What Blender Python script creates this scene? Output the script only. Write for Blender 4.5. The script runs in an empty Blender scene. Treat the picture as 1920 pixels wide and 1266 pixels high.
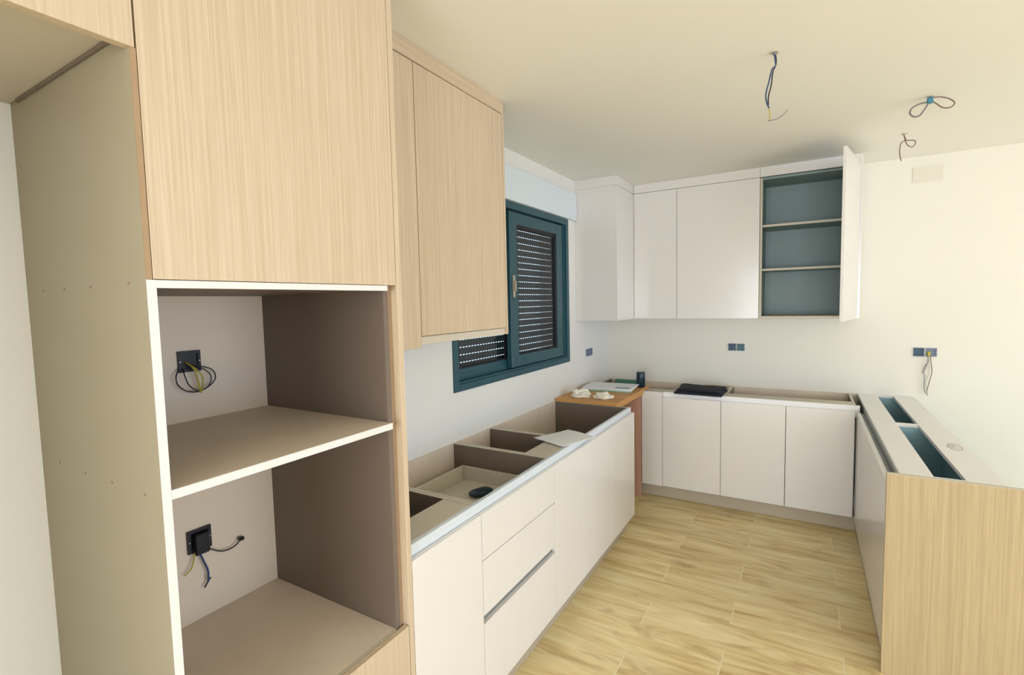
import bpy, bmesh, math, random
from mathutils import Vector, Matrix, noise
random.seed(7)
S = bpy.context.scene
COL = S.collection

# ------------------------------------------------------------------ camera
cam_d = bpy.data.cameras.new('camera'); cam = bpy.data.objects.new('camera', cam_d); COL.objects.link(cam)
F_PX, YAW, PITCH, ROLL = 927.9076, 30.8084, 4.0206, -1.2694
cam_d.sensor_width = 36.0; cam_d.lens = F_PX / 1920 * 36.0; cam_d.clip_start = 0.02
def cam_axes():
    y, p, r = map(math.radians, (YAW, PITCH, ROLL))
    f = Vector((-math.sin(y) * math.cos(p), math.cos(y) * math.cos(p), -math.sin(p)))
    right = Vector((math.cos(y), math.sin(y), 0)); up = right.cross(f)
    return right * math.cos(r) + up * math.sin(r), -right * math.sin(r) + up * math.cos(r), f
r_, u_, f_ = cam_axes()
m = Matrix((r_, u_, -f_)).transposed().to_4x4(); m.translation = Vector((1.6226, 0, 1.6251))
cam.matrix_world = m
S.camera = cam

# ------------------------------------------------------------------ world, lights, exposure
w = bpy.data.worlds.new('world'); S.world = w; w.use_nodes = True
wn = w.node_tree.nodes; bg = wn['Background']
bg.inputs[0].default_value = (0.84, 0.94, 1.16, 1); bg.inputs[1].default_value = 1.9
def area(name, loc, rot, sx, sy, power, col):
    d = bpy.data.lights.new(name, 'AREA'); d.shape = 'RECTANGLE'; d.size = sx; d.size_y = sy; d.energy = power; d.color = col
    o = bpy.data.objects.new(name, d); o.location = loc; o.rotation_euler = rot; COL.objects.link(o); return o
area('daylight_terrace_door', (7.38, 0.5, 1.2), (0, math.radians(90), 0), 2.2, 4.4, 76, (0.78, 0.95, 1.36))
sun_d = bpy.data.lights.new('sun', 'SUN'); sun_d.energy = 7.5; sun_d.angle = math.radians(1); sun_d.color = (.92, .97, 1.02)
sun = bpy.data.objects.new('sun', sun_d); sun.rotation_euler = (0, math.radians(55), math.radians(-4)); COL.objects.link(sun)
area('rear_fill', (2.1, -4.98, 1.3), (math.radians(90), 0, 0), 3.8, 2.0, 156, (0.93, 0.96, 1.03))  # unseen lamp added behind the camera to even out the brightness
S.view_settings.view_transform = 'Standard'; S.view_settings.look = 'None'
S.view_settings.gamma = 1; S.view_settings.use_curve_mapping = False
S.view_settings.exposure = 0.2

# ------------------------------------------------------------------ materials
def srgb(r, g, b):
    f = lambda c: (c / 255 / 12.92) if c / 255 <= .04045 else ((c / 255 + .055) / 1.055) ** 2.4
    return (f(r), f(g), f(b), 1)
def mat(name, col, rough=.5, metal=0.0, var=0.03, scale=6.0, bump=0.0, bscale=120, coat=0.0):
    m = bpy.data.materials.new(name); m.use_nodes = True
    nt = m.node_tree; n = nt.nodes; l = nt.links; b = n['Principled BSDF']
    b.inputs['Roughness'].default_value = rough; b.inputs['Metallic'].default_value = metal
    b.inputs['Coat Weight'].default_value = coat; b.inputs['Coat Roughness'].default_value = .08
    tc = n.new('ShaderNodeTexCoord'); ns = n.new('ShaderNodeTexNoise'); ns.inputs['Scale'].default_value = scale
    ns.inputs['Detail'].default_value = 4
    l.new(tc.outputs['Object'], ns.inputs['Vector'])
    mx = n.new('ShaderNodeMix'); mx.data_type = 'RGBA'
    mx.inputs['A'].default_value = [c * (1 - var) for c in col[:3]] + [1]
    mx.inputs['B'].default_value = [min(1, c * (1 + var)) for c in col[:3]] + [1]
    l.new(ns.outputs['Fac'], mx.inputs['Factor']); l.new(mx.outputs['Result'], b.inputs['Base Color'])
    if bump:
        n2 = n.new('ShaderNodeTexNoise'); n2.inputs['Scale'].default_value = bscale; l.new(tc.outputs['Object'], n2.inputs['Vector'])
        bp = n.new('ShaderNodeBump'); bp.inputs['Strength'].default_value = bump; bp.inputs['Distance'].default_value = .002
        l.new(n2.outputs['Fac'], bp.inputs['Height']); l.new(bp.outputs['Normal'], b.inputs['Normal'])
    return m
def veneer(name, c0, c1, c2, axis=2, rough=.5):
    """striped oak veneer, grain along `axis`"""
    m = bpy.data.materials.new(name); m.use_nodes = True
    nt = m.node_tree; n = nt.nodes; l = nt.links; b = n['Principled BSDF']; b.inputs['Roughness'].default_value = rough
    tc = n.new('ShaderNodeTexCoord')
    def stretched(sc, lo):
        mp = n.new('ShaderNodeMapping'); v = [sc] * 3; v[axis] = lo; mp.inputs['Scale'].default_value = v
        l.new(tc.outputs['Object'], mp.inputs['Vector'])
        ns = n.new('ShaderNodeTexNoise'); ns.inputs['Scale'].default_value = 1; ns.inputs['Detail'].default_value = 3
        ns.inputs['Roughness'].default_value = .6
        l.new(mp.outputs['Vector'], ns.inputs['Vector']); return ns
    a = stretched(150, 2.0); d = stretched(330, 6.0); e = stretched(30, .4)
    r1 = n.new('ShaderNodeValToRGB'); r1.color_ramp.elements[0].position = .30; r1.color_ramp.elements[0].color = c0
    r1.color_ramp.elements[1].position = .70; r1.color_ramp.elements[1].color = c1
    l.new(a.outputs['Fac'], r1.inputs['Fac'])
    r2 = n.new('ShaderNodeMapRange'); r2.inputs['From Min'].default_value = .55; r2.inputs['From Max'].default_value = .75
    r2.inputs['To Max'].default_value = .55
    l.new(d.outputs['Fac'], r2.inputs['Value'])
    mx = n.new('ShaderNodeMix'); mx.data_type = 'RGBA'; mx.inputs['B'].default_value = c2
    l.new(r2.outputs['Result'], mx.inputs['Factor']); l.new(r1.outputs['Color'], mx.inputs['A'])
    r3 = n.new('ShaderNodeMapRange'); r3.inputs['From Min'].default_value = .5; r3.inputs['From Max'].default_value = .8
    r3.inputs['To Max'].default_value = .35
    l.new(e.outputs['Fac'], r3.inputs['Value'])
    m2 = n.new('ShaderNodeMix'); m2.data_type = 'RGBA'; m2.inputs['B'].default_value = c0
    l.new(r3.outputs['Result'], m2.inputs['Factor']); l.new(mx.outputs['Result'], m2.inputs['A'])
    l.new(m2.outputs['Result'], b.inputs['Base Color'])
    bp = n.new('ShaderNodeBump'); bp.inputs['Strength'].default_value = .12; bp.inputs['Distance'].default_value = .001
    l.new(a.outputs['Fac'], bp.inputs['Height']); l.new(bp.outputs['Normal'], b.inputs['Normal'])
    return m
def plank_mat():
    m = bpy.data.materials.new('wood_look_tile'); m.use_nodes = True
    nt = m.node_tree; n = nt.nodes; l = nt.links; b = n['Principled BSDF']; b.inputs['Roughness'].default_value = .42
    tc = n.new('ShaderNodeTexCoord'); oi = n.new('ShaderNodeObjectInfo')
    ml = n.new('ShaderNodeMath'); ml.operation = 'MULTIPLY'; ml.inputs[1].default_value = 37.0; l.new(oi.outputs['Random'], ml.inputs[0])
    cb = n.new('ShaderNodeCombineXYZ'); l.new(ml.outputs[0], cb.inputs['X']); l.new(ml.outputs[0], cb.inputs['Y']); l.new(ml.outputs[0], cb.inputs['Z'])
    ad = n.new('ShaderNodeVectorMath'); ad.operation = 'ADD'; l.new(tc.outputs['Object'], ad.inputs[0]); l.new(cb.outputs[0], ad.inputs[1])
    def nz(sc, det, dist=0.0):
        mp = n.new('ShaderNodeMapping'); mp.inputs['Scale'].default_value = sc; l.new(ad.outputs[0], mp.inputs['Vector'])
        ns = n.new('ShaderNodeTexNoise'); ns.inputs['Scale'].default_value = 1; ns.inputs['Detail'].default_value = det
        ns.inputs['Distortion'].default_value = dist
        l.new(mp.outputs[0], ns.inputs['Vector']); return ns
    a = nz((2.2, 17, 17), 5, .6); d = nz((7, 110, 110), 3); k = nz((3.2, 9, 9), 2, 1.2)
    r1 = n.new('ShaderNodeValToRGB'); e = r1.color_ramp.elements
    e[0].position = .28; e[0].color = srgb(200, 168, 110); e[1].position = .70; e[1].color = srgb(246, 230, 182)
    q = e.new(.47); q.color = srgb(230, 207, 150)
    l.new(a.outputs['Fac'], r1.inputs['Fac'])
    rk = n.new('ShaderNodeMapRange'); rk.inputs['From Min'].default_value = .57; rk.inputs['From Max'].default_value = .78; rk.inputs['To Max'].default_value = .6
    l.new(k.outputs['Fac'], rk.inputs['Value'])
    mx = n.new('ShaderNodeMix'); mx.data_type = 'RGBA'; mx.inputs['B'].default_value = srgb(172, 134, 82)
    l.new(rk.outputs['Result'], mx.inputs['Factor']); l.new(r1.outputs['Color'], mx.inputs['A'])
    rd = n.new('ShaderNodeMapRange'); rd.inputs['From Min'].default_value = .5; rd.inputs['From Max'].default_value = .8; rd.inputs['To Max'].default_value = .3
    l.new(d.outputs['Fac'], rd.inputs['Value'])
    m2 = n.new('ShaderNodeMix'); m2.data_type = 'RGBA'; m2.inputs['B'].default_value = srgb(208, 182, 128)
    l.new(rd.outputs['Result'], m2.inputs['Factor']); l.new(mx.outputs['Result'], m2.inputs['A'])
    hs = n.new('ShaderNodeHueSaturation'); l.new(m2.outputs['Result'], hs.inputs['Color'])
    rv = n.new('ShaderNodeMapRange'); rv.inputs['To Min'].default_value = .93; rv.inputs['To Max'].default_value = 1.06
    l.new(oi.outputs['Random'], rv.inputs['Value']); l.new(rv.outputs['Result'], hs.inputs['Value'])
    l.new(hs.outputs['Color'], b.inputs['Base Color'])
    bp = n.new('ShaderNodeBump'); bp.inputs['Strength'].default_value = .1; bp.inputs['Distance'].default_value = .001
    l.new(d.outputs['Fac'], bp.inputs['Height']); l.new(bp.outputs['Normal'], b.inputs['Normal'])
    return m
def glass_mat():
    m = bpy.data.materials.new('window_glass'); m.use_nodes = True
    nt = m.node_tree; n = nt.nodes; l = nt.links; n.remove(n['Principled BSDF'])
    t = n.new('ShaderNodeBsdfTransparent'); t.inputs[0].default_value = (.80, .88, .86, 1)
    g = n.new('ShaderNodeBsdfGlossy'); g.inputs['Roughness'].default_value = .01
    fr = n.new('ShaderNodeFresnel'); fr.inputs['IOR'].default_value = 1.5
    mx = n.new('ShaderNodeMixShader'); ge = n.new('ShaderNodeNewGeometry'); iv = n.new('ShaderNodeMath'); iv.operation = 'SUBTRACT'; iv.inputs[0].default_value = 1
    l.new(ge.outputs['Backfacing'], iv.inputs[1]); mu = n.new('ShaderNodeMath'); mu.operation = 'MULTIPLY'
    l.new(iv.outputs[0], mu.inputs[0]); l.new(fr.outputs[0], mu.inputs[1]); l.new(mu.outputs[0], mx.inputs[0]); l.new(t.outputs[0], mx.inputs[1]); l.new(g.outputs[0], mx.inputs[2])
    l.new(mx.outputs[0], n['Material Output'].inputs['Surface']); return m

M = {}
M['wall'] = mat('wall_plaster', srgb(236, 235, 228), .9, var=.012, scale=2, bump=.05)
M['wall_back'] = mat('back_wall_plaster', srgb(232, 228, 214), .9, var=.012, scale=2, bump=.05)
M['ceiling'] = mat('ceiling_paint', srgb(247, 246, 238), .92, var=.01, scale=2)
M['oak'] = veneer('oak_veneer', srgb(196, 174, 144), srgb(214, 196, 170), srgb(182, 156, 122))
M['oak_h'] = veneer('oak_veneer_lengthwise', srgb(196, 174, 144), srgb(214, 196, 170), srgb(182, 156, 122), axis=1)
M['oak_dk'] = veneer('oak_veneer_panel', srgb(172, 152, 114), srgb(192, 172, 132), srgb(156, 134, 98))
M['oak_edge'] = mat('oak_edge', srgb(166, 138, 106), .6, var=.08, scale=20)
M['white'] = mat('white_lacquer', srgb(231, 227, 221), .22, var=.01, coat=.25)
M['white_dull'] = mat('white_edge_band', srgb(226, 226, 222), .45, var=.01)
M['board'] = mat('pale_carcass_board', srgb(242, 240, 238), .55, var=.03, scale=4)
M['board_beige'] = mat('beige_carcass_board', srgb(205, 196, 178), .55, var=.03, scale=4)
M['taupe'] = mat('shaded_taupe_carcass', srgb(116, 102, 90), .5, var=.06, scale=3)  # darkened for inner boards turned away from the light
M['lit_taupe'] = mat('lit_taupe_board', srgb(222, 206, 186), .55, var=.14, scale=5)  # taupe lightened for boards that catch the light; mottling is shelf stains
M['side'] = mat('greige_side_panel', srgb(160, 150, 124), .5, var=.02, scale=3)
M['teal_int'] = mat('grey_green_cabinet_interior', srgb(132, 152, 150), .5, var=.04)
M['blue_int'] = mat('blue_grey_cabinet_interior', srgb(160, 200, 212), .5, var=.05)
M['alu'] = mat('satin_aluminium', srgb(226, 234, 240), .32, .15, var=.02)
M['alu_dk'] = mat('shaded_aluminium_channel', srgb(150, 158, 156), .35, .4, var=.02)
M['plinth'] = mat('greige_plinth', srgb(184, 172, 150), .45, var=.03)
M['anthracite'] = mat('petrol_anthracite_aluminium', srgb(38, 84, 96), .38, .1, var=.05, scale=12)
M['slat'] = mat('shutter_slat', srgb(46, 52, 66), .5, var=.04)
M['gasket'] = mat('black_gasket', srgb(16, 18, 26), .6)
M['glass'] = glass_mat()
M['box'] = mat('pale_shutter_box', srgb(226, 236, 240), .5, var=.01)
M['black'] = mat('black_plastic', srgb(12, 14, 24), .4)
M['navy'] = mat('dark_blue_plastic', srgb(24, 66, 94), .4)
M['slateblue'] = mat('grey_blue_plastic', srgb(112, 122, 146), .45)
M['copper'] = mat('screw_metal', srgb(170, 170, 172), .35, .8)
M['w_black'] = mat('black_wire', srgb(24, 18, 30), .4)
M['w_blue'] = mat('blue_wire', srgb(44, 70, 112), .4)
M['w_yel'] = mat('yellow_green_wire', srgb(176, 164, 50), .45, var=.3, scale=60)
M['w_grey'] = mat('grey_wire', srgb(128, 122, 120), .45)
M['w_brown'] = mat('brown_wire', srgb(120, 92, 84), .45)
M['w_white'] = mat('white_wire', srgb(205, 200, 182), .45)
M['w_teal'] = mat('teal_tape', srgb(62, 132, 150), .4)
M['pine'] = veneer('orange_pine', srgb(196, 134, 66), srgb(226, 172, 100), srgb(160, 96, 40), axis=0)
M['brown'] = veneer('bounce_tinted_panel', srgb(200, 154, 130), srgb(214, 170, 148), srgb(184, 138, 114))  # reddish brown stands in for warm light bounced off the pine
M['paper'] = mat('white_paper', srgb(240, 240, 240), .7, var=.01)
M['paper_warm'] = mat('tissue_paper', srgb(242, 238, 220), .8, var=.02)
M['green'] = mat('pale_green_cover', srgb(150, 196, 172), .5)
M['green_dk'] = mat('green_plastic', srgb(88, 142, 122), .45)
M['cloth'] = mat('black_cloth', srgb(18, 22, 38), .85, var=.15, scale=25, bump=.3, bscale=300)
M['can'] = mat('dark_teal_metal', srgb(16, 44, 58), .3, .2)
M['grout'] = mat('pale_grout', srgb(244, 232, 200), .8)
M['pencil'] = mat('pencil_mark', srgb(150, 142, 144), .8)
M['hole'] = mat('peg_hole', srgb(150, 120, 112), .8)
M['tile'] = plank_mat()
M['niche'] = mat('niche_wall_tint', srgb(224, 208, 184), .6)  # wall colour with a warm cast mixed in
M['vent'] = mat('cover_plate', srgb(222, 216, 200), .6)

# ------------------------------------------------------------------ helpers
class MB:
    def __init__(s): s.bm = bmesh.new()
    def box(s, x0, x1, y0, y1, z0, z1, bev=.0008):
        r = bmesh.ops.create_cube(s.bm, size=1)
        vs = r['verts']
        for v in vs: v.co = Vector((x0 + (v.co.x + .5) * (x1 - x0), y0 + (v.co.y + .5) * (y1 - y0), z0 + (v.co.z + .5) * (z1 - z0)))
        if bev and min(x1 - x0, y1 - y0, z1 - z0) > 3 * bev:
            es = set(e for v in vs for e in v.link_edges)
            bmesh.ops.bevel(s.bm, geom=list(es), offset=bev, segments=1, affect='EDGES')
        return s
    def rot_box(s, cx, cy, z0, z1, lx, ly, ang, bev=.0008):
        n0 = len(s.bm.verts)
        s.box(-lx / 2, lx / 2, -ly / 2, ly / 2, z0, z1, bev); s.bm.verts.ensure_lookup_table()
        R = Matrix.Rotation(ang, 4, 'Z'); R.translation = Vector((cx, cy, 0))
        for v in s.bm.verts[n0:]: v.co = R @ v.co
        return s
    def tube(s, pts, rad, seg=8, smooth=6, taper=None):
        pts = [Vector(p) for p in pts]
        if smooth and len(pts) > 2:
            P = [pts[0]] + pts + [pts[-1]]; out = []
            for i in range(1, len(P) - 2):
                for k in range(smooth):
                    t = k / smooth; a, b, c, d = P[i - 1:i + 3]
                    out.append(.5 * ((2 * b) + (c - a) * t + (2 * a - 5 * b + 4 * c - d) * t * t + (3 * b - a - 3 * c + d) * t ** 3))
            pts = out + [pts[-1]]
        rings = []; up = Vector((.13, .21, .97))
        for i, p in enumerate(pts):
            t = (pts[min(i + 1, len(pts) - 1)] - pts[max(i - 1, 0)])
            if t.length < 1e-7: t = Vector((0, 0, 1))
            t.normalize()
            a = up - t * up.dot(t)
            if a.length < 1e-3: a = t.orthogonal()
            a.normalize(); up = a; b = t.cross(a)
            rings.append([s.bm.verts.new(p + (a * math.cos(q * 2 * math.pi / seg) + b * math.sin(q * 2 * math.pi / seg)) * rad) for q in range(seg)])
        for i in range(len(rings) - 1):
            for q in range(seg):
                s.bm.faces.new((rings[i][q], rings[i][(q + 1) % seg], rings[i + 1][(q + 1) % seg], rings[i + 1][q]))
        s.bm.faces.new(rings[0][::-1]); s.bm.faces.new(rings[-1])
        return s
    def lathe(s, prof, cx, cy, seg=24, cap=True):
        rings = [[s.bm.verts.new((cx + r * math.cos(2 * math.pi * q / seg), cy + r * math.sin(2 * math.pi * q / seg), z)) for q in range(seg)] for r, z in prof]
        for i in range(len(rings) - 1):
            for q in range(seg): s.bm.faces.new((rings[i][q], rings[i][(q + 1) % seg], rings[i + 1][(q + 1) % seg], rings[i + 1][q]))
        if cap: s.bm.faces.new(rings[0][::-1]); s.bm.faces.new(rings[-1])
        return s
    def make(s, name, m, parent=None, smooth=False):
        org = Vector(parent['_org']) if parent is not None else Vector((0, 0, 0))
        if parent is None and s.bm.verts:
            xs = [v.co for v in s.bm.verts]
            org = Vector(((min(c.x for c in xs) + max(c.x for c in xs)) / 2, (min(c.y for c in xs) + max(c.y for c in xs)) / 2, min(c.z for c in xs)))
        for v in s.bm.verts: v.co -= org
        bmesh.ops.recalc_face_normals(s.bm, faces=s.bm.faces)
        me = bpy.data.meshes.new(name); s.bm.to_mesh(me); s.bm.free(); me.materials.append(m)
        if smooth:
            for p in me.polygons: p.use_smooth = True
        o = bpy.data.objects.new(name, me); COL.objects.link(o)
        if parent is not None: o.parent = parent
        else: o.location = org
        o['_org'] = tuple(org)
        return o
def B(name, m, parent, *b, bev=.0008):
    mb = MB()
    for q in b: mb.box(*q, bev=bev)
    return mb.make(name, M[m], parent)
def BS(name, m, parent, *b, bev=.0008):
    return [B(name, m, parent, q, bev=bev) for q in b]
def tag(o, label, cat, group=None):
    o['label'] = label; o['category'] = cat
    if group: o['group'] = group
    return o
def thing(name, loc, label, cat, group=None):
    o = bpy.data.objects.new(name, None); o.empty_display_size = .05; o.location = loc; COL.objects.link(o); o['_org'] = tuple(loc)
    return tag(o, label, cat, group)
def struct(o): o['kind'] = 'structure'; return o
def lab(o, s): o['label'] = s; return o

H, D = 2.585, 4.525
XR, YF = 7.4, -5.0     # far right wall, wall behind the camera
G = .0015               # half joint

# ------------------------------------------------------------------ room shell
# left wall with the window opening (y 2.10..3.60, z 1.15..2.25)
WY0, WY1, WZ0, WZ1 = 2.095, 3.60, 1.148, 2.262
struct(B('wall_left', 'wall', None, (-.25, 0, YF - .2, WY0, 0, H), (-.25, 0, WY1, D, 0, H), (-.25, 0, WY0, WY1, 0, WZ0), (-.25, 0, WY0, WY1, WZ1, H), bev=0))
struct(B('wall_back', 'wall_back', None, (-.25, XR + .2, D, D + .2, 0, H), bev=0))
struct(B('wall_right', 'wall', None, (XR, XR + .2, YF - .2, -1.8, 0, H), (XR, XR + .2, 2.8, D, 0, H), (XR, XR + .2, -1.8, 2.8, 2.35, H), bev=0))
struct(B('wall_front', 'wall', None, (0, .15, YF - .2, YF, 0, H), (4.1, XR, YF - .2, YF, 0, H), (.15, 4.1, YF - .2, YF, 0, .2), (.15, 4.1, YF - .2, YF, 2.35, H), bev=0))
struct(B('ceiling', 'ceiling', None, (-.25, XR + .2, YF - .2, D + .2, H, H + .15), bev=0))
fl = struct(B('floor', 'grout', None, (-.25, XR + .2, YF - .2, D + .2, -.12, -.0008), bev=0))
# wood-look planks: rows run along x, .215 deep, .86 long, half-bond stagger as photographed
PL, PW = .86, .215
mb = MB(); mb.box(-PL / 2 + .0022, PL / 2 - .0022, -PW / 2 + .0007, PW / 2 - .0007, -.0008, 0, bev=.0002)
pm = mb.make('plank', M['tile'], None); pmesh = pm.data; zoff = pm.location.z
bpy.data.objects.remove(pm)
far = MB(); k0 = int(math.floor((YF - 2.25) / PW)); first = True
for k in range(k0, 40):
    yc = 2.25 + k * PW
    if yc + PW / 2 > D + .05 or yc < YF - .05: continue
    off = .93 if k % 2 else 1.32
    j = -3
    while True:
        x0 = off + j * PL; j += 1
        if x0 > XR: break
        if x0 + PL < .3: continue
        if x0 > 3.5 or x0 + PL < .5 or yc < -1.5:
            far.box(x0 + .0022, x0 + PL - .0022, yc - PW / 2 + .0007, yc + PW / 2 - .0007, -.0008, 0, bev=0); continue
        o = bpy.data.objects.new('plank', pmesh); COL.objects.link(o); o.parent = fl
        o.location = Vector((x0 + PL / 2, yc, -.0008)) - Vector(fl['_org'])
far.make('plank_field', M['tile'], fl)['kind'] = 'stuff'
struct(B('baseboard_right', 'white_dull', None, (XR - .012, XR, YF, -1.8, 0, .07)))
for nm, y0, y1 in (('trim_1', -1.8, -1.74), ('trim_2', 2.74, 2.8)):
    struct(B(nm, 'anthracite', None, (XR + .02, XR + .09, y0, y1, 0, 2.35)))

# ------------------------------------------------------------------ window in the left wall
win = struct(thing('window_1', (-.06, (WY0 + WY1) / 2, WZ0), 'x', 'x')); del win['label']; del win['category']
fx0, fx1 = -.085, .010
B('frame', 'anthracite', win, (fx0, fx1, WY0, WY0 + .045, WZ0, WZ1), (fx0, fx1, WY1 - .045, WY1, WZ0, WZ1), (fx0, fx1, WY0 + .045, WY1 - .045, WZ0, WZ0 + .038), (fx0, fx1, WY0 + .045, WY1 - .045, WZ1 - .045, WZ1),
  (-.085, -.040, WY0 + .045, WY0 + .11, WZ0 + .038, WZ1 - .045), (-.085, -.040, WY1 - .085, WY1 - .045, WZ0 + .038, WZ1 - .045),
  (-.02, -.006, WY1 - .07, WY1 - .045, WZ0 + .038, WZ1 - .045))
B('sill_track', 'anthracite', win, (-.083, -.04, WY0 + .045, WY1 - .045, WZ0 + .038, WZ0 + .085), (-.038, -.032, WY0 + .045, WY1 - .045, WZ0 + .038, WZ0 + .05), (-.006, .0, WY0 + .045, WY1 - .045, WZ0 + .038, WZ0 + .05))
def sash(y0, y1, x0, x1, z0, z1, st, rail):
    s = B('sash', 'anthracite', win, (x0, x1, y0, y0 + st, z0, z1), (x0, x1, y1 - st, y1, z0, z1), (x0, x1, y0 + st, y1 - st, z0, z0 + rail), (x0, x1, y0 + st, y1 - st, z1 - rail, z1), bev=.002)
    xm = (x0 + x1) / 2
    B('pane', 'glass', s, (xm - .003, xm + .003, y0 + st - .004, y1 - st + .004, z0 + rail - .004, z1 - rail + .004), bev=0)
    g = .012
    B('gasket', 'gasket', s, (xm + .0035, x1 - .004, y0 + st, y0 + st + g, z0 + rail, z1 - rail), (xm + .0035, x1 - .004, y1 - st - g * 2.6, y1 - st, z0 + rail, z1 - rail),
      (xm + .0035, x1 - .004, y0 + st + g, y1 - st - g, z0 + rail, z0 + rail + g * .6), (xm + .0035, x1 - .004, y0 + st + g, y1 - st - g, z1 - rail - g * 2, z1 - rail), bev=0)
    return s
s1 = sash(2.715, 3.50, -.036, .000, 1.205, 2.205, .095, .075)
s2 = sash(2.15, 2.80, -.078, -.042, 1.205, 2.205, .06, .055)
hd = lab(B('handle', 'plinth', s1, (.0005, .006, 2.742, 2.768, 1.66, 1.80)), 'pale sliding window pull handle'); 
B('handle_grip', 'plinth', s1, (.0055, .018, 2.747, 2.763, 1.70, 1.765))
# roller shutter behind the glass: lath with row of light slots, one mesh shared by all
BS('guide_rail', 'gasket', win, (-.135, -.10, WY0 + .001, WY0 + .03, WZ0 + .001, WZ1 - .002), (-.135, -.10, WY1 - .03, WY1 - .001, WZ0 + .001, WZ1 - .002))
sh = B('shutter', 'gasket', win, (-.122, -.112, WY0 + .031, WY1 - .031, WZ0 + .0005, WZ0 + .0018), bev=0)
mb = MB(); ya, yb = WY0 + .031, WY1 - .031; sh_h = .0445; gap = .0046
mb.box(-.119, -.1155, ya, yb, 0, sh_h - gap, bev=.001)
y = ya
while y < yb - .02:
    mb.box(-.1178, -.1168, y, y + .011, sh_h - gap - .0005, sh_h, bev=0); y += .030
sl0 = mb.make('slat', M['slat'], sh)
org = Vector(sh['_org'])
for v in sl0.data.vertices: v.co.z += org.z
z = WZ0 + .002; n = 0
while z + sh_h < WZ1:
    o = sl0 if n == 0 else sl0.copy()
    if n: COL.objects.link(o)
    o.location = (0, 0, z - org.z); z += sh_h; n += 1
    last = z
B('shutter_top_rail', 'slat', sh, (-.119, -.1155, ya, yb, last, WZ1 - .001))
sb = thing('shutter_box', (.015, 2.87, 2.265), 'pale grey-blue roller shutter box above the dark window', 'shutter box')
B('cover', 'box', sb, (.0005, .024, 2.02, 3.742, 2.266, 2.478), bev=.002)
B('seam_strip', 'alu_dk', sb, (.0005, .012, 2.02, 3.742, 2.4785, 2.483), bev=0)

# ------------------------------------------------------------------ wall sockets (open back boxes)
def module(parent, c, u, n, size, m, screws=True):
    """square open wall box: rim, recessed back, two screws. c centre on wall, u in-wall axis, n outward"""
    c = Vector(c); u = Vector(u); n = Vector(n); z = Vector((0, 0, 1)); s = size / 2; t = size * .13
    def bx(mb, a0, a1, b0, b1, d0, d1):
        p = [c + u * a + z * b + n * d for a in (a0, a1) for b in (b0, b1) for d in (d0, d1)]
        mb.box(min(q.x for q in p), max(q.x for q in p), min(q.y for q in p), max(q.y for q in p), min(q.z for q in p), max(q.z for q in p), bev=0)
    mb = MB()
    bx(mb, -s, -s + t, -s, s, .0006, .008); bx(mb, s - t, s, -s, s, .0006, .008); bx(mb, -s + t, s - t, s - t, s, .0006, .008); bx(mb, -s + t, s - t, -s, -s + t, .0006, .008)
    bx(mb, -s + t, s - t, -s + t, s - t, .0006, .002)
    b = mb.make('box', M[m], parent)
    if screws:
        mb = MB()
        for q in (-1, 1): bx(mb, q * s * .86 - .002, q * s * .86 + .002, -.002, .002, .008, .0095)
        mb.make('screws', M['copper'], parent)['kind'] = 'stuff'
    return b
# tower, upper niche: wires looped below the box
s = thing('wall_socket', (0.002, .784, 1.44), 'black socket box with looped black and yellow wires in the upper oven niche', 'socket')
module(s, (.0045, .784, 1.469), (0, 1, 0), (1, 0, 0), .064, 'black')
MB().tube([(0.012, 0.752, 1.45), (0.026, 0.737, 1.43), (0.028, 0.739, 1.405), (0.024, 0.762, 1.383), (0.024, 0.792, 1.375), (0.024, 0.827, 1.385), (0.026, 0.849, 1.41), (0.026, 0.837, 1.44), (0.012, 0.787, 1.458)], .0019).make('wire', M['w_black'], s, True)
MB().tube([(0.012, 0.762, 1.45), (0.032, 0.759, 1.425), (0.032, 0.769, 1.398), (0.032, 0.795, 1.378), (0.032, 0.825, 1.39), (0.032, 0.832, 1.42), (0.024, 0.812, 1.445), (0.012, 0.787, 1.45)], .0018).make('wire', M['w_black'], s, True)
lab(MB().tube([(0.012, 0.772, 1.465), (0.034, 0.782, 1.45), (0.036, 0.792, 1.41), (0.032, 0.799, 1.372)], .0024).make('wire', M['w_yel'], s, True), 'yellow wire')
lab(MB().tube([(0.012, 0.777, 1.462), (0.034, 0.790, 1.445), (0.038, 0.805, 1.415), (0.032, 0.801, 1.372)], .0024).make('wire', M['w_yel'], s, True), 'yellow wire')
# tower, lower niche: three loose ends
s = thing('wall_socket', (0.002, .78, .87), 'black socket box with three loose wire ends in the lower oven niche', 'socket')
module(s, (.0045, .778, .912), (0, 1, 0), (1, 0, 0), .070, 'black')
MB().box(.006, .03, .757, .80, .87, .935, bev=.003).make('connector', M['black'], s)
MB().tube([(.01, .80, .875), (.02, .83, .853), (.02, .86, .845), (.02, .885, .85), (.02, .898, .862)], .0021).make('wire', M['w_black'], s, True)
MB().box(.013, .027, .893, .910, .858, .869, bev=.002).make('wire_end', M['black'], s)
lab(MB().tube([(.02, .770, .875), (.02, .782, .84), (.02, .792, .805), (.02, .79, .77)], .003).make('wire', M['w_blue'], s, True), 'blue wire')
MB().tube([(.02, .799, .782), (.02, .789, .772), (.02, .779, .758)], .0024, smooth=0).make('wire_end', M['black'], s)
lab(MB().tube([(.02, .757, .88), (.02, .752, .855), (.022, .742, .835), (.022, .724, .824)], .0021).make('wire', M['w_yel'], s, True), 'yellow wire')
# left wall near the corner
s = thing('wall_socket', (.002, 4.02, 1.15), 'grey-blue double socket box on window wall near the corner', 'socket')
for yy in (3.985, 4.055): module(s, (0, yy, 1.182), (0, 1, 0), (1, 0, 0), .062, 'slateblue')
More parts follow.
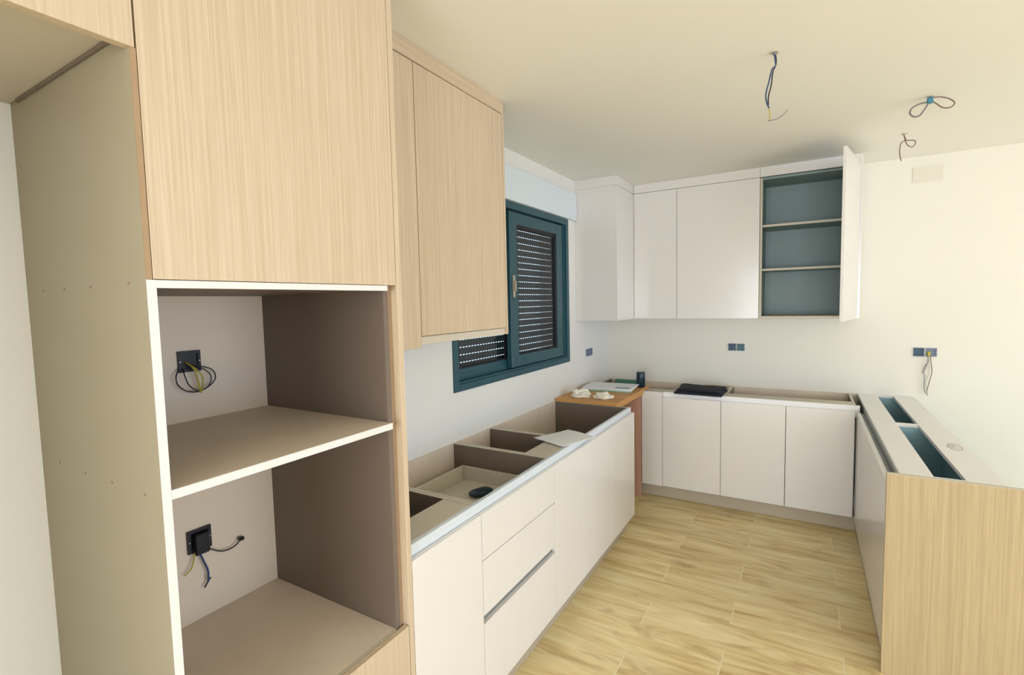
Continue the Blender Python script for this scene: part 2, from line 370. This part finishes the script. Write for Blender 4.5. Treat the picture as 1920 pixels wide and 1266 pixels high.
# back wall, centre and right
s = thing('wall_socket', (1.118, D - .002, 1.18), 'dark double socket box on back wall below the white doors', 'socket')
for xx in (1.087, 1.153): module(s, (xx, D, 1.211), (1, 0, 0), (0, -1, 0), .058, 'navy' if xx < 1.1 else 'anthracite')
s = thing('wall_socket', (2.35, D - .002, 1.18), 'double socket box with hanging wires on back wall above the peninsula', 'socket')
for xx in (2.318, 2.388): module(s, (xx, D, 1.208), (1, 0, 0), (0, -1, 0), .060, 'slateblue' if xx > 2.35 else 'navy')
yb = D - .02
MB().box(2.362, 2.380, D - .03, D - .004, 1.185, 1.215, bev=.003).make('connector', M['w_yel'], s)
for pts, mm in (([(2.365, 1.195), (2.368, 1.14), (2.345, 1.09), (2.352, 1.03), (2.352, .96), (2.36, .915)], 'w_grey'),
                ([(2.372, 1.195), (2.375, 1.13), (2.377, 1.06), (2.362, 1.0), (2.364, .94)], 'w_white'),
                ([(2.380, 1.195), (2.385, 1.14), (2.392, 1.07), (2.380, 1.0), (2.368, .93), (2.372, .90)], 'w_brown'),
                ([(2.366, 1.13), (2.352, 1.085), (2.335, 1.06)], 'w_grey')):
    MB().tube([(a, yb, b) for a, b in pts], .0022).make('wire', M[mm], s, True)

# vent cover on the back wall
v = thing('vent_cover', (2.332, D, 2.405), 'plain cream rectangular cover plate high on the back wall', 'cover plate')
B('plate', 'vent', v, (2.25, 2.415, D - .004, D - .0004, 2.405, 2.512), bev=.001)
BS('rim', 'wall_back', v, (2.245, 2.42, D - .0052, D - .0042, 2.507, 2.513), (2.245, 2.42, D - .0052, D - .0042, 2.404, 2.41), bev=0)

# ------------------------------------------------------------------ ceiling cables
def cable(loc, label, wires, tape=None, tm='w_teal'):
    t = thing('ceiling_cable', loc, label, 'cable')
    MB().lathe([(.016, H - .0035), (.016, H - .0005)], loc[0], loc[1], 16).make('hole_rim', M['w_white'], t)
    for pts, mm, r in wires:
        MB().tube(pts, r).make('wire', M[mm], t, True)
    if tape: MB().box(*tape, bev=.004).make('tape_wrap', M[tm], t)
    return t
Y = 2.27
cable((1.496, Y, H - .26), 'long dark blue wire bundle hanging straight down from the ceiling, nearest one',
      [([(1.496, Y, H), (1.500, Y, 2.55), (1.501, Y, 2.53), (1.489, Y, 2.52), (1.480, Y, 2.48), (1.469, Y, 2.433), (1.471, Y, 2.40), (1.481, Y, 2.373)], 'w_blue', .0028),
       ([(1.499, Y + .004, H), (1.503, Y + .004, 2.54), (1.492, Y + .004, 2.51), (1.487, Y, 2.46), (1.478, Y, 2.42), (1.478, Y, 2.385)], 'w_black', .0024),
       ([(1.480, Y, 2.378), (1.483, Y, 2.35), (1.484, Y, 2.328)], 'w_yel', .002),
       ([(1.476, Y, 2.325), (1.509, Y, 2.326), (1.528, Y, 2.336), (1.545, Y, 2.352)], 'w_grey', .0018)],
      (1.490, 1.506, Y - .006, Y + .008, 2.572, 2.584), 'w_grey')
Y = 3.19
cable((2.122, Y, H - .09), 'cable tied in two open loops with teal tape under the ceiling',
      [([(2.122, Y, H), (2.118, Y, 2.56), (2.085, Y, 2.556), (2.055, Y, 2.543), (2.046, Y, 2.520), (2.061, Y, 2.499), (2.084, Y, 2.500), (2.102, Y, 2.525), (2.118, Y, 2.556)], 'w_grey', .004),
       ([(2.126, Y, 2.575), (2.16, Y, 2.572), (2.195, Y, 2.555), (2.214, Y, 2.532), (2.200, Y, 2.515), (2.170, Y, 2.520), (2.142, Y, 2.548), (2.126, Y, 2.562)], 'w_brown', .0028)],
      (2.110, 2.134, Y - .011, Y + .011, 2.549, 2.577))
Y = 3.83
cable((2.109, Y, H - .16), 'thin brown wire with one small loop hanging from ceiling beside the open white door',
      [([(2.103, Y, H), (2.109, Y, 2.565), (2.115, Y, 2.545), (2.095, Y, 2.533), (2.088, Y, 2.50), (2.089, Y, 2.464), (2.097, Y, 2.425)], 'w_brown', .0026),
       ([(2.109, Y, 2.57), (2.113, Y, 2.54), (2.128, Y, 2.51), (2.148, Y, 2.500), (2.162, Y, 2.518), (2.155, Y, 2.536), (2.115, Y, 2.543)], 'w_brown', .0026)])

# ------------------------------------------------------------------ oven tower (oak, two empty niches)
TY0, TY1, TXF, TXN = .435, 1.051, .578, .597
tw = thing('oven_tower', (.3, .75, 0), 'tall pale oak tower cabinet with two empty appliance niches, nearest the camera', 'cabinet')
lsp = lab(B('side_panel', 'side', tw, (.0006, TXN, TY0, TY0 + .0095, 0, 2.0868), (.0006, TXF, TY0, TY0 + .0095, 2.0868, H - .002), bev=0), 'greige left side panel facing the empty fridge bay')
for px_, pz in ((.104, 1.676), (.227, 1.676), (.361, 1.676), (.53, 1.677), (.114, 1.273), (.257, 1.270), (.389, 1.271), (.531, 1.271)):
    mb = MB(); r = .0035; c = [mb.bm.verts.new((px_ + r * math.cos(a * math.pi / 5), TY0 - .0006, pz + r * math.sin(a * math.pi / 5))) for a in range(10)]
    mb.bm.faces.new(c); e = bmesh.ops.extrude_face_region(mb.bm, geom=mb.bm.faces[:]); 
    bmesh.ops.translate(mb.bm, vec=(0, .0005, 0), verts=[q for q in e['geom'] if isinstance(q, bmesh.types.BMVert)])
    mb.make('peg_hole', M['hole'], lsp)
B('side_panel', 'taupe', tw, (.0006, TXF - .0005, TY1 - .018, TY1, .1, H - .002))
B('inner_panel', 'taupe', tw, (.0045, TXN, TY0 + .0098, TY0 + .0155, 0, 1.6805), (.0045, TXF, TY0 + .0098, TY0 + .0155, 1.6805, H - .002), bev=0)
B('edge_band', 'white_dull', tw, (TXN + .0003, TXN + .002, TY0, TY0 + .0155, .0, 1.6812), bev=0)
B('edge_strip', 'oak_edge', tw, (TXN + .0002, TXN + .0022, TY0, TY0 + .0095, 1.682, 2.0865), bev=0)
B('edge_band', 'taupe', tw, (TXF - .0004, TXF + .002, TY1 - .018, TY1, .66, 1.665), bev=0)
def shelf_at(z0, z1, m='lit_taupe', name='shelf', edge='white_dull', xf=TXN):
    o = B(name, m, tw, (.0045, xf - .0005, TY0 + .0158, TY1 - .0185, z0, z1))
    if edge: B('edge_band', edge, o, (xf - .0004, xf + .002, TY0 + .0158, TY1 - .0185, z0, z1), bev=0)
shelf_at(1.6665, 1.6810, 'taupe', 'top_board'); shelf_at(1.268, 1.286); shelf_at(.640, .658, 'lit_taupe', 'bottom_board', 'side', TXF)
B('back_board', 'niche', tw, (.0006, .0042, TY0 + .0158, TY1 - .0185, .1, H - .01), bev=0)  # thin sheet added over the bare wall to hold its warm tint
lab(B('upper_door', 'oak', tw, (TXF + .0015, .600, .4460, 1.0665, 1.6825, H - .02)), 'large oak door above the niches')
B('lower_door', 'oak', tw, (TXF + .003, .600, .4455, 1.0665, .105, .652))
B('end_panel', 'oak', tw, (.0006, .600, 1.0685, 1.0885, 0, H - .002))
B('filler_strip', 'oak_edge', tw, (.50, TXF - .004, TY1 + .0006, 1.0680, .02, H - .01), bev=0)
B('plinth_board', 'plinth', tw, (.52, .536, TY0 + .019, TY1 - .019, 0.001, .10), bev=0)

# ------------------------------------------------------------------ cabinet over the fridge bay
fc = thing('fridge_bridge_cabinet', (.3, 0, 2.09), 'oak-fronted cabinet bridging the empty fridge bay at upper left', 'cabinet')
B('bottom_board', 'board_beige', fc, (.0006, .572, -.45, .4340, 2.118, 2.136))
B('shadow_profile', 'taupe', fc, (.052, .560, .4300, .4344, 2.1095, 2.1175), bev=0)
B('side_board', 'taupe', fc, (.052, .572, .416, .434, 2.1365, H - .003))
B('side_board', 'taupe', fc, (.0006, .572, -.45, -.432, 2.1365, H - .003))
B('front_rail', 'side', fc, (.5725, .5795, -.45, .432, 2.105, 2.16), bev=0)
B('door', 'oak', fc, (.58, .600, -.448, .4425, 2.087, H - .02))
B('fridge_side_panel', 'side', thing('fridge_end_panel', (.29, -.47, 0), 'tall greige end panel on the near side of the fridge bay', 'panel'), (.0006, .578, -.472, -.4515, 0, H - .002))

# ------------------------------------------------------------------ oak wall cabinet
UX = .363
uc = thing('oak_wall_cabinet', (.18, 1.6, 1.462), 'pale oak wall cabinet with one door, between tower and dark window', 'cabinet')
B('filler_panel', 'oak', uc, (.12, UX, 1.0905, 1.441, 1.460, 2.517))
B('door', 'oak', uc, (UX - .020, UX, 1.4445, 2.0585, 1.505, 2.517))
B('cornice', 'oak_h', uc, (UX - .020, UX, 1.0905, 2.078, 2.521, H - .001))
B('side_panel', 'oak', uc, (.0006, UX - .0215, 2.0605, 2.0785, 1.473, 2.5205))
B('side_panel_edge', 'oak', uc, (UX - .0214, UX, 2.0605, 2.0785, 1.473, 2.5205), bev=0)
B('bottom_board', 'board_beige', uc, (.0006, UX - .008, 1.4445, 2.060, 1.472, 1.5025))
B('lighting_strip', 'alu', uc, (UX - .05, UX - .03, 1.46, 2.04, 1.4695, 1.4718), bev=0)
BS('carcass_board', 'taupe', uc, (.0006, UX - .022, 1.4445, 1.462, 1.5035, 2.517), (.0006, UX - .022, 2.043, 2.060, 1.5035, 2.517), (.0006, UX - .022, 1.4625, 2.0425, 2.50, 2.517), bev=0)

# ------------------------------------------------------------------ base cabinets on the window wall
HC, HD, ZB = .88, .843, .112
CX0, CXF, DX = .0010, .560, .600
def carcass(t, y0, y1, m='taupe', stretcher=None):
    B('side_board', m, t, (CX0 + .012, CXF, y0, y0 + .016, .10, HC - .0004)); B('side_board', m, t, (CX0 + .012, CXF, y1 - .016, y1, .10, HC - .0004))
    B('back_board', 'lit_taupe', t, (CX0, CX0 + .0115, y0, y1, .10, HC - .0006))
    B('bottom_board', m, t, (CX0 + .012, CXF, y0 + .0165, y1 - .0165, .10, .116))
    if stretcher: B('stretcher', 'board_beige', t, (stretcher, CXF, y0 + .0165, y1 - .0165, HC - .018, HC - .0004))
    BS('edge_band', 'board_beige', t, (CX0 + .012, CXF, y0, y0 + .016, HC - .0003, HC + .0008), (CX0 + .012, CXF, y1 - .016, y1, HC - .0003, HC + .0008), bev=0)
b1 = thing('base_cabinet', (.3, 1.28, .10), 'narrow white base cabinet touching the oak tower, open top', 'cabinet')
carcass(b1, 1.0905, 1.4635, stretcher=.437); B('door', 'white', b1, (DX - .02, DX, 1.0905, 1.4635, ZB, HD))
b2 = thing('base_cabinet', (.3, 1.77, .10), 'white three-drawer base cabinet under the oak wall cabinet', 'cabinet')
carcass(b2, 1.4655, 2.0815)
for nm, z0, z1 in (('drawer_front', .666, HD), ('drawer_front', .451, .663), ('drawer_front', ZB, .418)):
    B(nm, 'white', b2, (DX - .02, DX, 1.4665, 2.0805, z0, z1))
lab(B('grip_channel', 'alu_dk', b2, (CXF + .0005, DX - .0205, 1.4665, 2.0805, .412, .456), bev=0), 'grey grip channel between lower drawers')
dr = B('inner_drawer', 'board_beige', b2, (.075, .090, 1.492, 2.055, .700, .778), (.0905, .545, 1.492, 1.507, .700, .778), (.0905, .545, 2.040, 2.055, .700, .778), (.545, .5595, 1.492, 2.055, .700, .778), (.0905, .5445, 1.5075, 2.0395, .700, .709))
b3 = thing('base_cabinet', (.3, 2.26, .10), 'narrow white base cabinet between drawers and sink unit, paper on its rim', 'cabinet')
carcass(b3, 2.0835, 2.4345, stretcher=.430); B('door', 'white', b3, (DX - .02, DX, 2.0840, 2.4345, ZB, HD))
b4 = thing('base_cabinet', (.3, 2.9, .10), 'wide white sink base cabinet ending beside the pine board, open top', 'cabinet')
carcass(b4, 2.4365, 3.328)
for y0, y1 in ((2.4362, 2.896), (2.8974, 3.356)): B('door', 'white', b4, (DX - .02, DX, y0, y1, ZB, HD))
p = thing('handle_profile', (.57, 2.2, .80), 'long pale aluminium handle profile along the window-wall cabinets', 'profile')
B('profile_face', 'alu', p, (CXF + .0006, .578, 1.0905, 3.335, .800, HC), bev=.001)
lab(B('end_cap', 'board', p, (CXF + .0006, .579, 3.3355, 3.345, .84, HC), bev=0), 'white end cap')
B('plinth', 'plinth', thing('plinth_board', (.55, 2.2, 0), 'grey plinth strip under the window-wall cabinets', 'plinth'), (.532, .548, 1.0905, 3.335, 0.0005, .0995))

# ------------------------------------------------------------------ appliance gap, pine board and the things on it
cp = thing('corner_side_panel', (.25, 3.98, 0), 'side panel coloured reddish brown for warm bounce light, in the corner gap under the pine board', 'panel')
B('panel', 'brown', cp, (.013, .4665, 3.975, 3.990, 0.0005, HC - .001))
bd = thing('pine_board', (.25, 3.6, HC), 'orange pine board laid over the corner gap between cabinet runs', 'board')
B('board', 'pine', bd, (.004, .490, 3.318, 4.15, HC + .001, HC + .021), bev=.002)
B('batten', 'pine', bd, (.455, .489, 3.332, 3.97, HC - .022, HC + .0005), bev=.001)
ZBd = HC + .0215
def crumple(cx, cy, z0, rx, ry, rz, seed, label, dark=False):
    bm = bmesh.new(); bmesh.ops.create_icosphere(bm, subdivisions=4, radius=1)
    for v_ in bm.verts:
        n_ = v_.co.normalized(); d_ = 1 + .42 * noise.noise(n_ * 1.7 + Vector((seed, 0, 0))) + .22 * abs(noise.noise(n_ * 4.1 + Vector((0, seed, 0)))) - .1
        v_.co = Vector((n_.x * rx * d_, n_.y * ry * d_, max(0, (n_.z * .62 + .38) * rz * d_)))
        v_.co += Vector((cx, cy, z0))
    mb = MB(); mb.bm.free(); mb.bm = bm
    o = mb.make('crumpled_paper', M['paper_warm'], None); tag(o, label, 'paper')
    if dark:
        k = MB().box(cx + rx * .25, cx + rx * .55, cy - ry * 1.02, cy - ry * .86, z0 + rz * .35, z0 + rz * .75, bev=.002).make('dark_spot', M['pencil'], o)
    return o
crumple(.155, 3.46, ZBd, .080, .080, .058, 3.1, 'crumpled white tissue at the left front of the pine board')
crumple(.340, 3.46, ZBd, .074, .060, .044, 8.4, 'smaller crumpled white wrapper with dark hole, front of pine board')
br = thing('brochure_stack', (.27, 3.94, ZBd), 'stack of white brochures with pale green edges on the pine board', 'brochures')
MB().rot_box(.240, 3.85, ZBd + .0003, ZBd + .010, .40, .25, .12, .002).make('lower_brochure', M['green'], br)
MB().rot_box(.246, 3.865, ZBd + .0105, ZBd + .020, .40, .27, .09, .002).make('middle_brochure', M['paper'], br)
up_ = MB().rot_box(.250, 3.875, ZBd + .0205, ZBd + .028, .40, .27, .06, .002).make('top_brochure', M['paper'], br)
MB().rot_box(.375, 3.785, ZBd + .0281, ZBd + .0287, .11, .05, .06, 0).make('teal_print', M['w_teal'], br)
gp = MB(); gp.box(.085, .29, 4.455, 4.490, HC - .06, HC + .008, bev=.006)
# green packet stands in the open corner cabinet, leaning on its back board
o = gp.make('green_packet', M['green_dk'], None); tag(o, 'narrow green packet standing behind the brochures near the back wall', 'packet')
# the packet rests on a small shelf of the corner unit (see corner_shelf below)
cn = thing('drink_can', (.45, 4.10, ZBd), 'small dark teal cylindrical can on the rear corner of the pine board', 'can')
cx_, cy_ = .445, 4.05
MB().lathe([(.031, ZBd + .0002), (.035, ZBd + .004), (.035, ZBd + .120), (.031, ZBd + .128), (.029, ZBd + .128), (.029, ZBd + .124)], cx_, cy_, 28).make('body', M['can'], cn, True)
MB().lathe([(.0285, ZBd + .1245), (.0285, ZBd + .1265), (.027, ZBd + .127)], cx_, cy_, 24).make('lid', M['copper'], cn)
MB().box(cx_ - .008, cx_ + .008, cy_ - .012, cy_ + .004, ZBd + .1275, ZBd + .1295, bev=.0005).make('glint_tab', M['paper'], cn)  # white patch standing in for the glint on the can top

# papers on the rim of the window-wall cabinets
def sheet(name, corners, z, th, bow, m, parent):
    a, b, c, d = [Vector((x, y, 0)) for x, y in corners]; N = 10; bm = bmesh.new(); g = []
    for i in range(N + 1):
        row = []
        for j in range(N + 1):
            s_, t_ = i / N, j / N
            p_ = (a * (1 - s_) + b * s_) * (1 - t_) + (d * (1 - s_) + c * s_) * t_
            row.append(bm.verts.new((p_.x, p_.y, z + bow * (math.sin(math.pi * s_) * .4 + (t_ - .5) ** 2 * 1.2) + .0005 * math.sin(7 * s_ + 5 * t_))))
        g.append(row)
    for i in range(N):
        for j in range(N): bm.faces.new((g[i][j], g[i + 1][j], g[i + 1][j + 1], g[i][j + 1]))
    e = bmesh.ops.extrude_face_region(bm, geom=bm.faces[:])
    bmesh.ops.translate(bm, vec=(0, 0, th), verts=[q for q in e['geom'] if isinstance(q, bmesh.types.BMVert)])
    mb = MB(); mb.bm.free(); mb.bm = bm
    return mb.make(name, M[m], parent)
ps = thing('paper_sheets', (.5, 2.42, HC), 'white paper sheets lying across the front rim of the window-wall cabinets', 'paper')
sheet('sheet', ((.352, 2.335), (.556, 2.256), (.640, 2.500), (.449, 2.575)), HC + .0045, .0015, .006, 'paper', ps)
sheet('sheet', ((.372, 2.330), (.566, 2.268), (.645, 2.520), (.46, 2.565)), HC + .0022, .0012, .002, 'paper', ps)
# glove / tool lying in the inner drawer
bm = bmesh.new(); bmesh.ops.create_uvsphere(bm, u_segments=24, v_segments=12, radius=1)
for v_ in bm.verts:
    c_ = v_.co; e_ = lambda q, k: math.copysign(abs(q) ** k, q)
    v_.co = Vector((e_(c_.x, .6) * .036, e_(c_.y, .7) * .062, e_(c_.z, .8) * .014 + .0143)); 
    v_.co = Matrix.Rotation(-.35, 3, 'Z') @ v_.co + Vector((.295, 1.905, .7093))
mb = MB(); mb.bm.free(); mb.bm = bm
tag(mb.make('tape_measure', M['can'], None, True), 'small dark teal rounded tool lying in the open inner drawer', 'tool')

# ------------------------------------------------------------------ base cabinets on the back wall
YB, YBF = 3.990, 4.012       # door face, carcass front
def carcass_b(t, x0, x1, ys, m='taupe'):
    ya = YBF + .018
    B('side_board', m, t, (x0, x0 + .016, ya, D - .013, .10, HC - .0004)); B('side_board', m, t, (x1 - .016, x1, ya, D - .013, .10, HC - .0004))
    B('back_board', 'lit_taupe', t, (x0, x1, D - .0125, D - .001, .10, HC - .0006)); B('bottom_board', m, t, (x0 + .0165, x1 - .0165, ya, D - .013, .10, .116))
    B('stretcher', 'board_beige', t, (x0 + .0165, x1 - .0165, ya, ys, HC - .018, HC - .0004))
    BS('edge_band', 'board_beige', t, (x0, x0 + .016, ya, D - .013, HC - .0003, HC + .0008), (x1 - .016, x1, ya, D - .013, HC - .0003, HC + .0008), bev=0)
c1 = thing('corner_base_cabinet', (.55, 4.25, .10), 'white corner base cabinet on back wall with black cloth on top', 'cabinet')
carcass_b(c1, .014, 1.090, 4.15)
lab(B('filler_panel', 'white', c1, (.470, .6355, YB, YBF, ZB - .005, HC - .0005)), 'narrow full-height filler panel')
B('door', 'white', c1, (.6385, 1.0735, YB, YBF - .002, ZB, HD))
B('corner_shelf', 'taupe', c1, (.031, .60, 4.152, 4.5115, HC - .078, HC - .0605), bev=0)
c2 = thing('base_cabinet', (1.5, 4.25, .10), 'white two-door base cabinet on back wall beside the peninsula', 'cabinet')
carcass_b(c2, 1.0915, 1.920, 4.16)
B('door', 'white', c2, (1.0765, 1.5050, YB, YBF - .002, ZB, HD)); B('door', 'white', c2, (1.5090, 1.9130, YB, YBF - .002, ZB, HD))
p = thing('handle_profile', (1.28, 4.02, .80), 'aluminium handle profile above the back-wall base doors', 'profile')
B('profile_face', 'board', p, (.637, 1.942, YBF + .0008, YBF + .0172, .80, HC), bev=.001)
B('plinth', 'plinth', thing('plinth_board', (1.2, 4.05, 0), 'greige plinth board under the back-wall base cabinets', 'plinth'), (.014, 1.936, 4.046, 4.060, 0.0005, .0995))
# black cloth folded over the corner cabinet
cl = thing('folded_cloth', (.91, 4.13, HC), 'flat black folded cloth on the back-wall cabinet top', 'cloth')
def cloth(corners, z, th, seed, name, m):
    a, b, c, d = [Vector((x, y, 0)) for x, y in corners]; N = 24; bm = bmesh.new(); g = []
    for i in range(N + 1):
        row = []
        for j in range(N + 1):
            s_, t_ = i / N, j / N; p_ = (a * (1 - s_) + b * s_) * (1 - t_) + (d * (1 - s_) + c * s_) * t_
            ed = min(1, min(s_, 1 - s_, t_, 1 - t_) * 9)
            h = z + th * (.35 + .65 * ed ** .5) + .006 * noise.noise(Vector((p_.x * 9 + seed, p_.y * 9, 0))) * ed
            off = .006 * noise.noise(Vector((p_.x * 20, p_.y * 20, seed)))
            row.append(bm.verts.new((p_.x + off, p_.y + off, h)))
        g.append(row)
    for i in range(N):
        for j in range(N): bm.faces.new((g[i][j], g[i + 1][j], g[i + 1][j + 1], g[i][j + 1]))
    e = bmesh.ops.extrude_face_region(bm, geom=bm.faces[:])
    vs = [q for q in e['geom'] if isinstance(q, bmesh.types.BMVert)]
    for q in vs: q.co.z = z
    mb = MB(); mb.bm.free(); mb.bm = bm
    return mb.make(name, M[m], cl, True)
cloth(((.730, 3.965), (1.080, 3.955), (1.090, 4.27), (.715, 4.30)), HC + .0012, .024, 1.0, 'lower_fold', 'cloth')
cloth(((.755, 3.99), (1.065, 3.975), (1.078, 4.265), (.725, 4.29)), HC + .0262, .014, 5.0, 'upper_fold', 'cloth')
lab(MB().rot_box(  .865, 4.245, HC + .0405, HC + .0425, .11, .018, -.12, 0).make('label', M['paper'], cl), 'small painted white highlight')  # white strip painted in as the highlight on the cloth

# ------------------------------------------------------------------ peninsula
PX = 1.922
def peninsula(y0, y1, label, dy0, dy1):
    t = thing('peninsula_cabinet', (2.1, (y0 + y1) / 2, .10), label, 'cabinet')
    x0, x1 = 1.9665, 2.300
    B('side_board', 'blue_int', t, (x0, x1 - .0125, y0, y0 + .016, .10, HC - .019)); B('side_board', 'blue_int', t, (x0, x1 - .0125, y1 - .016, y1, .10, HC - .019))
    B('top_board', 'board', t, (x0, 2.080, y0, y1, HC - .018, HC))
    lab(B('top_board', 'board', t, (2.180, x1, y0, y1, HC - .018, HC)), 'wide pale board at the back of the top')
    BS('bridge', 'board', t, (2.0805, 2.1795, y0, y0 + .016, HC - .018, HC - .0003), (2.0805, 2.1795, y1 - .016, y1, HC - .018, HC - .0003))
    B('back_board', 'blue_int', t, (x1 - .012, x1, y0, y1, .10, HC - .019)); B('bottom_board', 'blue_int', t, (x0, x1 - .0125, y0 + .0165, y1 - .0165, .10, .116))
    B('front_rail', 'blue_int', t, (x0, x0 + .014, y0 + .0165, y1 - .0165, .70, HC - .0185), bev=0)
    B('door', 'white', t, (PX, PX + .020, dy0, dy1, ZB - .006, HD))
    return t
peninsula(2.552, 3.566, 'peninsula base cabinet behind the oak end panel, pale top with pencilled mark', 2.5525, 3.5655)
peninsula(3.568, D - .002, 'peninsula base cabinet nearest the back wall, pale slotted top', 3.5685, 3.985)
ep = thing('peninsula_end_panel', (2.25, 2.54, 0), 'broad vertical-grain oak end panel facing the camera at the right', 'panel')
B('panel', 'oak_dk', ep, (PX, 2.60, 2.530, 2.5505, 0.0005, HC - .0006)); B('edge_band', 'board_beige', ep, (PX, 2.60, 2.530, 2.5505, HC - .0005, HC + .001), bev=0)
p = thing('handle_profile', (1.955, 3.3, .80), 'grey handle channel along the peninsula doors', 'profile')
B('profile_face', 'alu_dk', p, (1.9605, 1.966, 2.552, 4.50, .80, HC), bev=0); B('profile_floor', 'alu_dk', p, (1.9425, 1.9603, 2.552, 3.985, .828, .834), bev=0)
B('plinth', 'plinth', thing('plinth_board', (1.94, 3.3, 0), 'low plinth strip under the peninsula doors', 'plinth'), (1.937, 1.950, 2.552, 4.044, 0.0005, .0995))
pk = thing('pencil_mark', (2.25, 3.11, HC), 'small grey pencilled number in a circle on the peninsula top', 'mark')
mb = MB(); mb.tube([(2.25 + .026 * math.cos(a / 16 * 6.4), 3.11 + .062 * math.sin(a / 16 * 6.4), HC + .0009) for a in range(17)], .0007, 6, 2); mb.make('circle', M['pencil'], pk)
mb = MB(); mb.tube([(2.232, 3.085, HC + .0012), (2.262, 3.095, HC + .0012)], .0008, 6, 0); mb.tube([(2.24 + .013 * math.cos(a), 3.125 + .014 * math.sin(a), HC + .0012) for a in [i * .7 for i in range(10)]], .0008, 6, 2)
mb.make('digits', M['pencil'], pk)['kind'] = 'stuff'

# ------------------------------------------------------------------ white wall cabinets in the back corner
UB, UT = 1.4655, 2.5105; YU = 4.172; XE, YE = .355, 3.747
u1 = thing('corner_wall_cabinet', (.18, 3.95, UB), 'white wall cabinet on the window wall in the corner', 'cabinet')
lab(B('side_panel', 'white', u1, (.0006, XE - .0205, YE, YE + .018, UB, H - .0725)), 'glossy white side panel')
B('door', 'white', u1, (XE - .02, XE, YE, YU - .0015, UB, UT)); B('bottom_board', 'board', u1, (.0006, XE - .0205, YE + .0185, D - .001, UB, UB + .016)); B('cornice', 'white', u1, (.0006, XE, YE, YU - .0015, UT + .003, H - .0008))
u2 = thing('wall_cabinet', (.85, 4.35, UB), 'white wall cabinet with two closed doors on back wall', 'cabinet')
B('door', 'white', u2, (XE + .001, .7065, YU, YU + .02, UB, UT)); B('door', 'white', u2, (.7095, 1.3085, YU, YU + .02, UB, UT))
B('cornice', 'white', u2, (XE + .001, 1.3085, YU, YU + .02, UT + .003, H - .0008)); B('bottom_board', 'board', u2, (.3556, 1.3085, YU + .0205, D - .001, UB, UB + .016))
B('side_board', 'board', u2, (1.2925, 1.3085, YU + .0205, D - .001, UB + .0165, UT)); 
u3 = thing('open_wall_cabinet', (1.62, 4.35, UB), 'wall cabinet with its white door swung open, grey shelves inside', 'cabinet')
X0, X1 = 1.3100, 1.936
ya = YU + .020
lab(B('side_board', 'board_beige', u3, (X0, X0 + .016, ya, D - .010, UB, UT)), 'left side board')
B('side_board', 'white', u3, (X1 - .016, X1, YU, D - .001, UB, H - .001))
BS('lining', 'teal_int', u3, (X0 + .0163, X0 + .0175, ya + .001, D - .0105, UB + .0165, UT - .0165), (X1 - .0178, X1 - .0166, ya + .001, D - .0105, UB + .0165, UT - .0165), bev=0)
B('back_board', 'teal_int', u3, (X0, X1 - .0165, D - .0095, D - .001, UB, UT)); B('top_board', 'teal_int', u3, (X0 + .0165, X1 - .0165, ya, D - .010, UT - .016, UT))
B('bottom_board', 'board_beige', u3, (X0 + .0165, X1 - .0165, ya, D - .010, UB, UB + .016))
for z in (2.148, 1.822):
    sf = B('shelf', 'teal_int', u3, (X0 + .018, X1 - .018, ya + .012, D - .010, z, z + .016)); B('shelf_edge', 'board_beige', sf, (X0 + .018, X1 - .018, ya + .0105, ya + .0118, z, z + .016), bev=0)
B('cornice', 'white', u3, (X0, X1 - .0165, YU, YU + .0198, UT + .003, H - .0008))
# open door: hinge at (1.915, 4.165), free edge at (1.80, 3.62)
hx, hy, ex, ey = 1.912, 4.158, 1.803, 3.605
L = math.hypot(ex - hx, ey - hy); ang = math.atan2(hy - ey, hx - ex)
mb = MB(); mb.rot_box((hx + ex) / 2, (hy + ey) / 2, UB, UT, L, .019, ang, .001)
od = lab(mb.make('door', M['white'], u3), 'white door standing open')
for z in (1.56, 2.42):
    mb = MB(); mb.rot_box(hx - .019, hy - .022, z, z + .045, .05, .010, ang, .001)
    q = (Vector((ex - hx, ey - hy, 0)).normalized()); nrm = Vector((q.y, -q.x, 0))
    for v_ in mb.bm.verts: v_.co += nrm * (-.0155)
    mb.make('hinge', M['copper'], od)

# ------------------------------------------------------------------ tidy
for o in S.objects:
    if '_org' in o: del o['_org']
